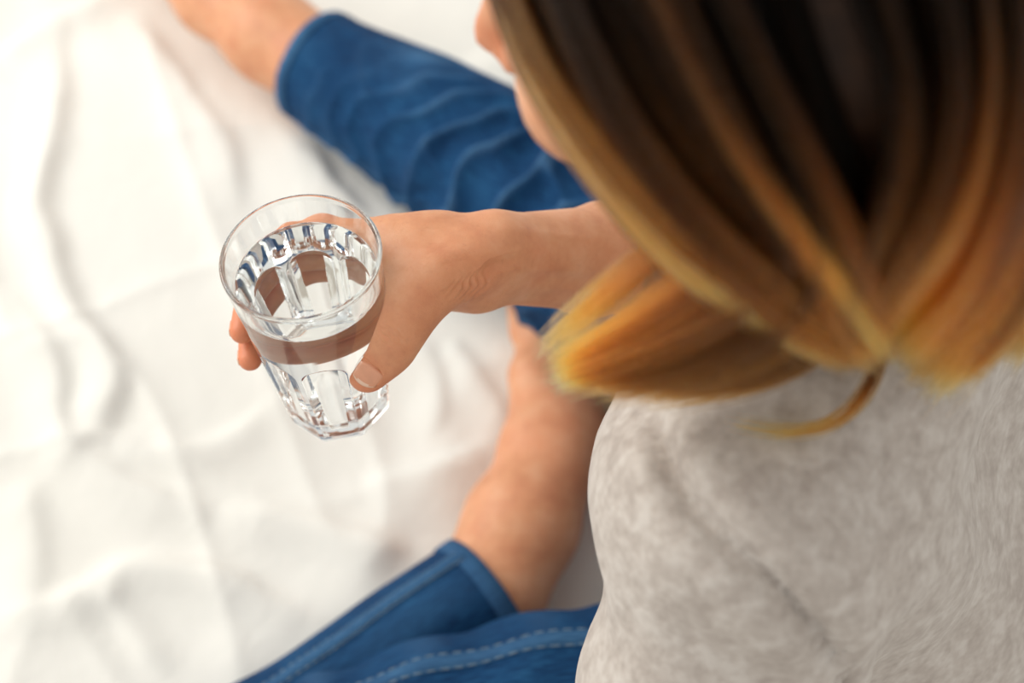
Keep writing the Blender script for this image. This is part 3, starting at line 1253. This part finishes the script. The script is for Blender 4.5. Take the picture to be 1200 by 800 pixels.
def fold_left_thigh(U, s, Lt, P):
    wu = np.stack([np.cos(U), np.sin(U), s * 7], 1)
    n = vnoise(wu * 1.2, 31)
    ph = s * 75 + 3.0 * np.sin(U + 0.9) + 2.2 * n
    return 0.0028 * np.sin(ph) * (0.5 + 0.5 * np.cos(U * 1 - 1.3)) + 0.003 * n


def fold_left_shin(U, s, Lt, P):
    wu = np.stack([np.cos(U), np.sin(U), s * 7], 1)
    n = vnoise(wu * 1.3, 41)
    f = s / Lt
    return 0.003 * n + 0.004 * np.sin(s * 55 + 2 * np.sin(U) + 2 * n) * np.clip(1 - f * 1.7, 0, 1)


def build_jeans():
    tubes = {}
    tubes['r'] = leg_tube(RLEG, 260, 200, fold_right)
    tubes['t'] = leg_tube(LTHIGH + [(LKNEE + V(-0.01, 0.0, 0), 0.066)], 190, 170, fold_left_thigh)
    tubes['s'] = leg_tube([(LKNEE + V(0.0, -0.01, -0.008), 0.064)] + LSHIN, 170, 170, fold_left_shin)
    verts, faces, uvs, wear = [], [], [], []
    base = 0
    for k, t in tubes.items():
        P = t['P']
        nu, nv = t['nu'], t['nv']
        rows = [P]
        uv = [t['uv']]
        w = [np.clip(t['off'] / 0.006, 0, 1) ** 1.5 * 0.55]
        f = grid_faces(nu, nv, wrap_u=True, off=base)
        n_rows = nv
        if k in ('r', 's'):                       # turned-in opening at the cuff
            for back, inn in ((0.0, 0.0015), (0.002, 0.003), (0.03, 0.0035)):
                last = P[-nu:]
                rows.append(last - t['dirs'][-nu:] * inn - t['T'][-1] * back)
                uv.append(t['uv'][-nu:] + V(0, back))
                w.append(np.full(nu, 0.3))
                n_rows += 1
        f = grid_faces(nu, n_rows, wrap_u=True, off=base)
        verts += rows
        uvs += uv
        wear += w
        faces.append(f)
        base += nu * n_rows
        # close the hip / knee end with a fan of shrinking rings
        ends = ((0, True),) if k == 'r' else (((0, True), (nv - 1, False)) if k == 't' else ((0, True),))
        for row, start in ends:
            r0 = P[row * nu:(row + 1) * nu]
            c = t['C'][row]
            sgn = -1 if start else 1
            prev0 = base - nu * n_rows + row * nu
            prev = np.arange(prev0, prev0 + nu)
            for q in range(1, 9):
                a = q / 8 * math.pi / 2
                ring = c + (r0 - c) * max(math.cos(a), 0.01) + t['T'][row] * sgn * t['R'][row] * 0.8 * math.sin(a)
                idx = np.arange(base, base + nu)
                verts.append(ring)
                uvs.append(t['uv'][row * nu:(row + 1) * nu])
                wear.append(np.zeros(nu))
                fc = np.stack([prev, np.roll(prev, -1), np.roll(idx, -1), idx], 1)
                faces.append(fc[:, ::-1] if start else fc)
                prev = idx
                base += nu
                n_rows += 1
    # seat of the jeans
    seat = Field().add([Ell(PEL + V(0.01, 0, 0.005), (BF, BL, V(0, 0, 1)), (0.135, 0.175, 0.12))], 0, 0)
    sv, sq = polygonise(seat, PEL - 0.2, PEL + 0.2, 0.01)
    sv[:, 2] = np.maximum(sv[:, 2], 0.003)
    verts.append(sv)
    uvs.append(sv[:, :2])
    wear.append(np.zeros(len(sv)))
    faces.append(sq + base)
    o = mesh_np('jeans', np.vstack(verts), np.vstack(faces), M_DENIM, uv=np.vstack(uvs))
    vattr(o, 'wear', np.concatenate(wear))
    adopt(o)
    bpy.context.view_layer.update()

    def child(name, vs, fs, mat, uv=None):
        c = mesh_np(name, vs, fs, mat, uv=uv)
        vattr(c, 'wear', np.full(len(vs), 0.25))
        c.parent = o
        c.matrix_parent_inverse = o.matrix_world.inverted()
        return c

    def strip(t, pts_ang, half, lift, name, mat, v0, v1, step=1):
        """flat raised welt lying on the tube along given angle function"""
        vs, n = [], 0
        prof = [(-1.0, 0.0), (-0.8, 1.0), (0.0, 1.1), (0.8, 1.0), (1.0, 0.0)]
        for v in range(v0, v1, step):
            a = pts_ang(v / (t['nv'] - 1))
            r = t['R'][v]
            for q, hgt in prof:
                ang = a + math.degrees(q * half / r)
                uu = (ang % 360) / 360 * t['nu']
                i0 = int(uu) % t['nu']
                fr = uu - int(uu)
                i1 = (i0 + 1) % t['nu']
                A, B_ = v * t['nu'] + i0, v * t['nu'] + i1
                p = t['P'][A] * (1 - fr) + t['P'][B_] * fr
                d = t['dirs'][A] * (1 - fr) + t['dirs'][B_] * fr
                vs.append(p + d * (lift * hgt - 0.0004))
            n += 1
        vs = np.array(vs)
        uv = np.stack([np.tile([q * half for q, h in prof], n), np.repeat(np.arange(n) * 0.003, 5)], 1)
        return child(name, vs, grid_faces(5, n), mat, uv)

    def stitches(t, pts_ang, name, v0, v1, length=2, gap=1, lift=0.0030):
        vs, fs = [], []
        v = v0
        while v + length < v1:
            a = pts_ang(v / (t['nv'] - 1))
            b = pts_ang((v + length) / (t['nv'] - 1))
            p, q = tube_point(t, a, v, lift), tube_point(t, b, v + length, lift)
            ax = nrm(q - p)
            up = t['dirs'][v * t['nu'] + int(round((a % 360) / 360 * t['nu'])) % t['nu']]
            sd = np.cross(ax, up)
            k = len(vs)
            for e, sc in ((p, 0.5), (p * 0.75 + q * 0.25, 1), (p * 0.25 + q * 0.75, 1), (q, 0.5)):
                for m_ in range(5):
                    g = m_ / 5 * 2 * math.pi
                    vs.append(e + (sd * math.cos(g) + up * math.sin(g)) * 0.0005 * sc)
            fs += [tuple(x) for x in grid_faces(5, 4, wrap_u=True, off=k)]
            v += length + gap
        c = child(name, np.array(vs), np.array(fs), M_SEAM)
        c['kind'] = 'stuff'
        return c

    # hems (turned double edge) on both cuffs
    for key in ('r', 's'):
        t = tubes[key]
        nu, nv = t['nu'], t['nv']
        step = t['L'][-1] / (nv - 1)
        w_rows = max(4, int(0.017 / step))
        rows = []
        prof = [(nv - 1 - w_rows, 0.0), (nv - 1 - w_rows, 0.0016), (nv - 1 - w_rows // 2, 0.0022), (nv - 1, 0.0018), (nv - 1, -0.0015)]
        for v, l in prof:
            rows.append(t['P'][v * nu:(v + 1) * nu] + t['dirs'][v * nu:(v + 1) * nu] * l)
        vs = np.vstack(rows)
        uv = np.tile(t['uv'][-nu:], (5, 1))
        child('cuff_hem', vs, grid_faces(nu, 5, wrap_u=True), M_HEM, uv)
    ts, tt, tr = tubes['s'], tubes['t'], tubes['r']
    # outer seams
    SA = lambda f: SEAM_SHIN
    strip(ts, SA, 0.0065, 0.0034, 'side_seam', M_HEM, 20, ts['nv'] - 4)
    stitches(ts, lambda f: SEAM_SHIN + 6.5, 'seam_stitching', 20, ts['nv'] - 4)
    stitches(ts, lambda f: SEAM_SHIN - 6.5, 'seam_stitching', 20, ts['nv'] - 4)
    TA = lambda f: SEAM_THIGH
    strip(tt, TA, 0.0065, 0.0034, 'side_seam', M_HEM, 20, tt['nv'] - 4)
    stitches(tt, lambda f: SEAM_THIGH + 4.4, 'seam_stitching', 20, tt['nv'] - 4)
    stitches(tt, lambda f: SEAM_THIGH - 4.4, 'seam_stitching', 20, tt['nv'] - 4)
    strip(tr, lambda f: 250, 0.006, 0.0022, 'side_seam', M_HEM, 20, tr['nv'] - 4)
    return tubes


SEAM_SHIN, SEAM_THIGH = -24.0, 30.0
TUBES = build_jeans()


# ------------------------------------------------------------------ sweater
def build_sweater():
    Fd = Field()
    tor = []
    for s in (-1, 1):
        tor += [Cone(SH + BL * 0.080 * s - V(0, 0, 0.075) - BF * 0.032, PEL + BL * 0.06 * s + V(0.0, 0, 0.16) - BF * 0.0, 0.092, 0.110),
                Cone(PEL + BL * 0.06 * s + V(0, 0, 0.16), PEL + BL * 0.08 * s + V(0, 0, 0.01), 0.112, 0.122)]
    tor += [Cone(L_SH - V(0, 0, 0.03), R_SH - V(0, 0, 0.03), 0.052, 0.052), Cone(SH - BF * 0.012 - V(0, 0, 0.01), SH - V(0, 0, -0.03) + BF * 0.01, 0.075, 0.058)]
    Fd.add(tor, 0.06, 0.03)
    mid = L_SH * 0.5 + L_EL * 0.5 + V(0.003, 0, -0.025)
    Fd.add([Cone(L_SH - V(0, 0, 0.045) - BF * 0.010, mid, 0.054, 0.068), Cone(mid, L_EL, 0.068, 0.066), Cone(L_EL, L_WR + V(0, 0, 0.03), 0.060, 0.042)], 0.03, 0.022)
    Fd.add([Cone(R_SH - V(0, 0, 0.03), R_EL + V(0.004, 0.004, 0.01), 0.058, 0.044)], 0.03, 0.022)

    def post(P, D):
        D = D - 0.0028 * vnoise(P * 17, 51) - 0.0012 * vnoise(P * 45, 52)
        # soft drag folds from the armhole
        D = D - 0.003 * vnoise(np.stack([P[:, 0] * 9, P[:, 1] * 9, P[:, 2] * 26 + P[:, 0] * 14], 1), 53)
        # neck opening
        c = SH + V(-0.005, 0.0, 0.07)
        return np.maximum(D, 0.052 - np.linalg.norm((P - c) * V(1, 1, 0.6), axis=1))

    Fd.post = post
    v, q = polygonise(Fd, (-0.08, -0.80, -0.02), (0.50, 0.10, 0.72), 0.0042)
    v = relax(v, q, 2)
    # sunk armhole seam where the sleeve is set in
    path = []
    for x, y in catmull(np.array([(735, 455, 0), (768, 500, 0), (792, 565, 0), (850, 635, 0), (922, 702, 0), (985, 780, 0), (1010, 850, 0)], float), 40)[:, :2]:
        d = nrm(FWD + RIGHT * ((x - 600) / F) + UPV * ((400 - y) / F))
        t = 0.35
        for _ in range(60):
            t += float(Fd((CAM + d * t)[None])[0]) * 0.8
        path.append(CAM + d * min(t, 1.0))
    path = np.array(path)
    N = vnormals(v, q)
    cand = np.where((np.linalg.norm(v[:, None, :] - path[None, ::4], axis=2).min(1) < 0.05))[0]
    dd = np.linalg.norm(v[cand][:, None, :] - path[None], axis=2)
    k = dd.argmin(1)
    dmin = dd.min(1)
    tang = np.gradient(path, axis=0)
    tang /= np.linalg.norm(tang, axis=1, keepdims=True)
    side = np.einsum('ij,ij->i', np.cross(tang[k], N[cand]), v[cand] - path[k])
    fade = np.clip(np.minimum(k / 10, 1), 0, 1)
    v[cand] += N[cand] * ((-0.0095 * np.exp(-(dmin / 0.0055) ** 2) + 0.0035 * np.exp(-((dmin - 0.016) / 0.011) ** 2)) * fade)[:, None]
    v[:, 2] = np.maximum(v[:, 2], 0.004)
    o = mesh_np('sweater', v, q, M_KNIT)
    adopt(o)
    return Fd


SWEATER = build_sweater()

# ------------------------------------------------------------------ hair
HAIRF = Field()
ax = (HF, HR, HU)
HAIRF.add([Ell(HP(-0.026, 0, 0.026), ax, (0.108, 0.096, 0.102)),
           Cone(HP(-0.02, -0.045, 0.0), at(905, 330, 0.655), 0.070, 0.052),
           Cone(HP(-0.06, -0.02, 0.0), at(1090, 330, 0.645), 0.080, 0.060),
           Cone(HP(-0.05, 0.04, 0.0), at(1210, 250, 0.63), 0.075, 0.055),
           Cone(HP(0.02, -0.06, -0.02), at(800, 290, 0.660), 0.048, 0.030),
           Cone(at(900, 335, 0.655), at(745, 392, 0.625), 0.040, 0.022),
           Cone(at(745, 392, 0.625), at(672, 432, 0.615), 0.022, 0.010)], 0.05, 0.0)


def raymarch(px, py, inset):
    d = FWD[None] + np.outer((px - 600) / F, RIGHT) + np.outer((400 - py) / F, UPV)
    d /= np.linalg.norm(d, axis=1, keepdims=True)
    t = np.full(len(px), 0.20)
    best = np.full(len(px), 9.0)
    bt = t.copy()
    for q in range(34):
        f = HAIRF(CAM + d * t[:, None]) + inset
        m = f < best
        best = np.where(m, f, best)
        bt = np.where(m, t, bt)
        t = np.clip(t + np.clip(f, -0.02, 0.05) * 0.85, 0.2, 1.0)
    t = bt
    return CAM + d * t[:, None], t, d, best


FAM_A = [
    [(760, -330), (650, -120), (690, 60), (740, 170), (796, 248), (806, 296), (765, 338), (706, 384), (650, 424)],
    [(790, -330), (730, -120), (770, 60), (830, 180), (880, 265), (872, 325), (806, 370), (733, 408), (654, 440)],
    [(820, -330), (810, -120), (860, 80), (920, 220), (950, 305), (922, 366), (852, 405), (770, 434), (678, 455)],
    [(850, -330), (900, -120), (960, 80), (1000, 215), (1010, 310), (982, 380), (925, 425), (850, 447), (775, 457)],
]
FAM_B = [
    [(740, -330), (585, -140), (614, 0), (662, 110), (722, 196), (785, 270), (848, 330), (905, 374), (955, 402)],
    [(770, -330), (640, -130), (680, 0), (740, 130), (800, 220), (860, 290), (920, 345), (970, 385), (1010, 412)],
    [(800, -330), (720, -130), (765, 0), (825, 130), (880, 220), (930, 290), (975, 345), (1005, 385), (1030, 415)],
    [(830, -330), (820, -130), (870, 0), (930, 130), (970, 220), (1000, 290), (1015, 340), (1022, 380), (1035, 412)],
]
FAM_D = [
    [(730, -330), (548, -150), (578, -10), (628, 100), (690, 190), (752, 262), (812, 318), (868, 355), (925, 388), (970, 408)],
    [(745, -330), (575, -140), (604, 0), (652, 110), (712, 196), (775, 270), (838, 328), (895, 368), (950, 398), (990, 412)],
]
FAM_C = [
    [(860, -330), (950, -130), (1000, 0), (1040, 110), (1044, 200), (1016, 280), (995, 340), (988, 385), (1002, 412)],
    [(880, -330), (1050, -130), (1100, 0), (1112, 110), (1092, 210), (1062, 290), (1034, 340), (1014, 372), (995, 395)],
    [(900, -330), (1130, -130), (1180, 0), (1182, 120), (1162, 230), (1124, 310), (1086, 345), (1062, 372), (1045, 388)],
    [(920, -330), (1210, -130), (1250, 0), (1252, 120), (1232, 230), (1206, 310), (1180, 370), (1140, 412), (1104, 455)],
    [(940, -330), (1290, -130), (1330, 20), (1330, 150), (1312, 250), (1284, 330), (1262, 370), (1250, 392), (1240, 410)],
]


def family(guides, n, inset_rng, clumps, seed, spread=26, tipvar=0.16, K=26, tones=((0, 1), (0, 0))):
    rng = np.random.default_rng(seed)
    Gd = np.array([catmull(np.array(g, float), K) for g in guides])       # g,K,2
    ng = len(guides)
    cs = np.sort(rng.random(clumps)) * (ng - 1)
    coff = rng.normal(0, 1, (clumps, 2))
    ctone = rng.random(clumps)
    cins = rng.uniform(*inset_rng, clumps)
    ci = rng.integers(0, clumps, n)
    s = np.clip(cs[ci] + rng.normal(0, 0.03, n), 0, ng - 1.001)
    i = s.astype(int)
    f = (s - i)[:, None, None]
    path = Gd[i] * (1 - f) + Gd[i + 1] * f                               # n,K,2
    t = np.linspace(0, 1, K)[None, :, None]
    wob = np.sin(t * math.pi * (1.3 + rng.random((n, 1, 1))) + rng.random((n, 1, 1)) * 6)
    cw = coff[ci][:, None, :] * spread * t * np.sin(t * 2.6 + 0.2)
    path = path + cw + rng.normal(0, 1, (n, 1, 2)) * (2.5 + 6 * t) + wob * rng.normal(0, 5, (n, 1, 2)) * t
    # shorten tips irregularly
    lens = 1 - tipvar * rng.random(n) ** 2
    tt = np.linspace(0, 1, K)[None] * lens[:, None] * (K - 1)
    i0 = np.minimum(tt.astype(int), K - 2)
    fr = (tt - i0)[..., None]
    path = np.take_along_axis(path, i0[..., None].repeat(2, 2), 1) * (1 - fr) + np.take_along_axis(path, (i0 + 1)[..., None].repeat(2, 2), 1) * fr
    ins = np.clip(cins[ci] + rng.normal(0, 0.003, n), -0.009, 0.03)
    insK = ins[:, None] * (1 - 0.6 * np.linspace(0, 1, K)[None] ** 3)
    P, tq, d, miss = raymarch(path[..., 0].ravel(), path[..., 1].ravel(), insK.ravel())
    tq = tq.reshape(n, K)
    for _ in range(3):                                                    # no jumps in depth along a strand
        tq[:, 1:-1] = 0.25 * tq[:, :-2] + 0.5 * tq[:, 1:-1] + 0.25 * tq[:, 2:]
    P = CAM + d * tq.reshape(-1)[:, None]
    far = np.where(miss > 0.010)[0]                                       # beyond the outline: lay back on to the head
    for _ in range(4):
        q = P[far]
        f0 = HAIRF(q) + insK.ravel()[far]
        g = np.stack([HAIRF(q + e) - HAIRF(q - e) for e in np.eye(3) * 0.002], 1)
        g /= np.linalg.norm(g, axis=1, keepdims=True) + 1e-9
        P[far] = q - g * np.maximum(f0 - 0.006, 0)[:, None]
    P = P.reshape(n, K, 3)
    for _ in range(2):
        P[:, 1:-1] = 0.25 * P[:, :-2] + 0.5 * P[:, 1:-1] + 0.25 * P[:, 2:]
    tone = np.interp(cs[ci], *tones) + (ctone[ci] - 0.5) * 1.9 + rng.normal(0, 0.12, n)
    return P, tone


def far_side(n, seed, K=26):
    """hair on the side away from the camera: falls from the crown over the far temple and back"""
    rng = np.random.default_rng(seed)
    az = rng.uniform(0.35, 2.9, n)                        # from the right temple round to the back
    u = np.linspace(0, 1, K)
    P = np.zeros((n, K, 3))
    rr = rng.normal(0, 0.004, n)
    for k in range(K):
        el = math.pi / 2 - u[k] * 2.0
        drop = max(0, u[k] - 0.72) * 0.42
        ce, se = max(math.cos(el), 0.0) if el > 0 else 1.0, math.sin(max(el, -0.25))
        f = np.cos(az) * ce * (0.108 + rr)
        r = np.sin(az) * ce * (0.099 + rr)
        up = se * (0.104 + rr)
        f = np.where(np.cos(az) > 0.3, f * 0.85, f)
        P[:, k] = HP(-0.026, 0, 0.026) + np.outer(f, HF) + np.outer(r, HR) + np.outer(up, HU) - V(0, 0, 1) * drop + rng.normal(0, 0.0006, (n, 3))
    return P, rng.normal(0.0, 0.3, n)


def build_hair():
    # opaque mass under the strands
    mass = Field().add(HAIRF.groups[0][0], 0.05, 0)
    face = HP(0.11, 0, -0.03)

    def post(P, D):
        D = D + 0.026 + 0.002 * vnoise(P * 60, 61)
        return np.maximum(D, 0.098 - np.linalg.norm(P - face, axis=1))

    mass.post = post
    v, q = polygonise(mass, (-0.10, -0.56, 0.54), (0.40, -0.08, 0.92), 0.005)
    v = relax(v, q, 2)
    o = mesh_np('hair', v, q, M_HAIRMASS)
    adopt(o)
    bpy.context.view_layer.update()
    sets = [family(FAM_A, 7000, (-0.002, 0.022), 24, 1, spread=18, tones=((0, .8, 1.4, 2, 3), (.55, .45, .1, -.6, -.8))), family(FAM_B, 8500, (-0.007, 0.018), 28, 2, spread=20, tipvar=0.32, tones=((0, .4, .9, 1.5, 2, 2.4, 3), (.5, .5, -.2, -.6, .35, -.6, -.1))),  # blond streaks; window light on the left edge and lock is put into tone
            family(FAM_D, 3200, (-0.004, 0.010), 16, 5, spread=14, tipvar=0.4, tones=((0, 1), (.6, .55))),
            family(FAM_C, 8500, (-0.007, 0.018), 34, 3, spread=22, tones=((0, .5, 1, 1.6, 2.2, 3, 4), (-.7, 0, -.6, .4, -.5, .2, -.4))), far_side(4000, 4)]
    # loose wisps straying on to the sweater
    wis = [[(1000, 300), (1030, 380), (1022, 440), (985, 490), (930, 506), (860, 497)], [(1020, 320), (1035, 400), (1015, 460), (970, 497), (900, 505)]]
    nK = 26
    Ps = []
    for g in wis:
        base = catmull(np.array(g, float), nK)
        for q in range(26):
            p = base + RNG.normal(0, 3.5, (1, 2)) + RNG.normal(0, 5, (1, 2)) * np.linspace(0, 1, nK)[:, None]
            P, tq, d, miss = raymarch(p[:, 0], p[:, 1], np.zeros(nK))
            z = np.linspace(0.66, 0.60, nK)
            dz = d[:, 2]
            Ps.append(CAM + d * ((z - CAM[2]) / dz)[:, None])
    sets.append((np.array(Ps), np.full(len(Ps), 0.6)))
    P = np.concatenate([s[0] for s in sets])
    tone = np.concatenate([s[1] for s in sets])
    n, K = P.shape[:2]
    cu = bpy.data.hair_curves.new('hair_strands')
    cu.add_curves([K] * n)
    cu.attributes['position'].data.foreach_set('vector', P.astype(np.float32).ravel())
    ra = cu.attributes.get('radius') or cu.attributes.new('radius', 'FLOAT', 'POINT')
    prof = 0.00030 * np.clip(1.15 - np.linspace(0, 1, K) ** 4, 0.15, 1)
    ra.data.foreach_set('value', np.tile(prof, n).astype(np.float32))
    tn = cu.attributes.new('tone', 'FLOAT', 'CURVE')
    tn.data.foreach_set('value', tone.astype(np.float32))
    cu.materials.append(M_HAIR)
    h = bpy.data.objects.new('hair_strands', cu)
    COL.objects.link(h)
    h.parent = o
    h.matrix_parent_inverse = o.matrix_world.inverted()
    h['kind'] = 'stuff'


build_hair()
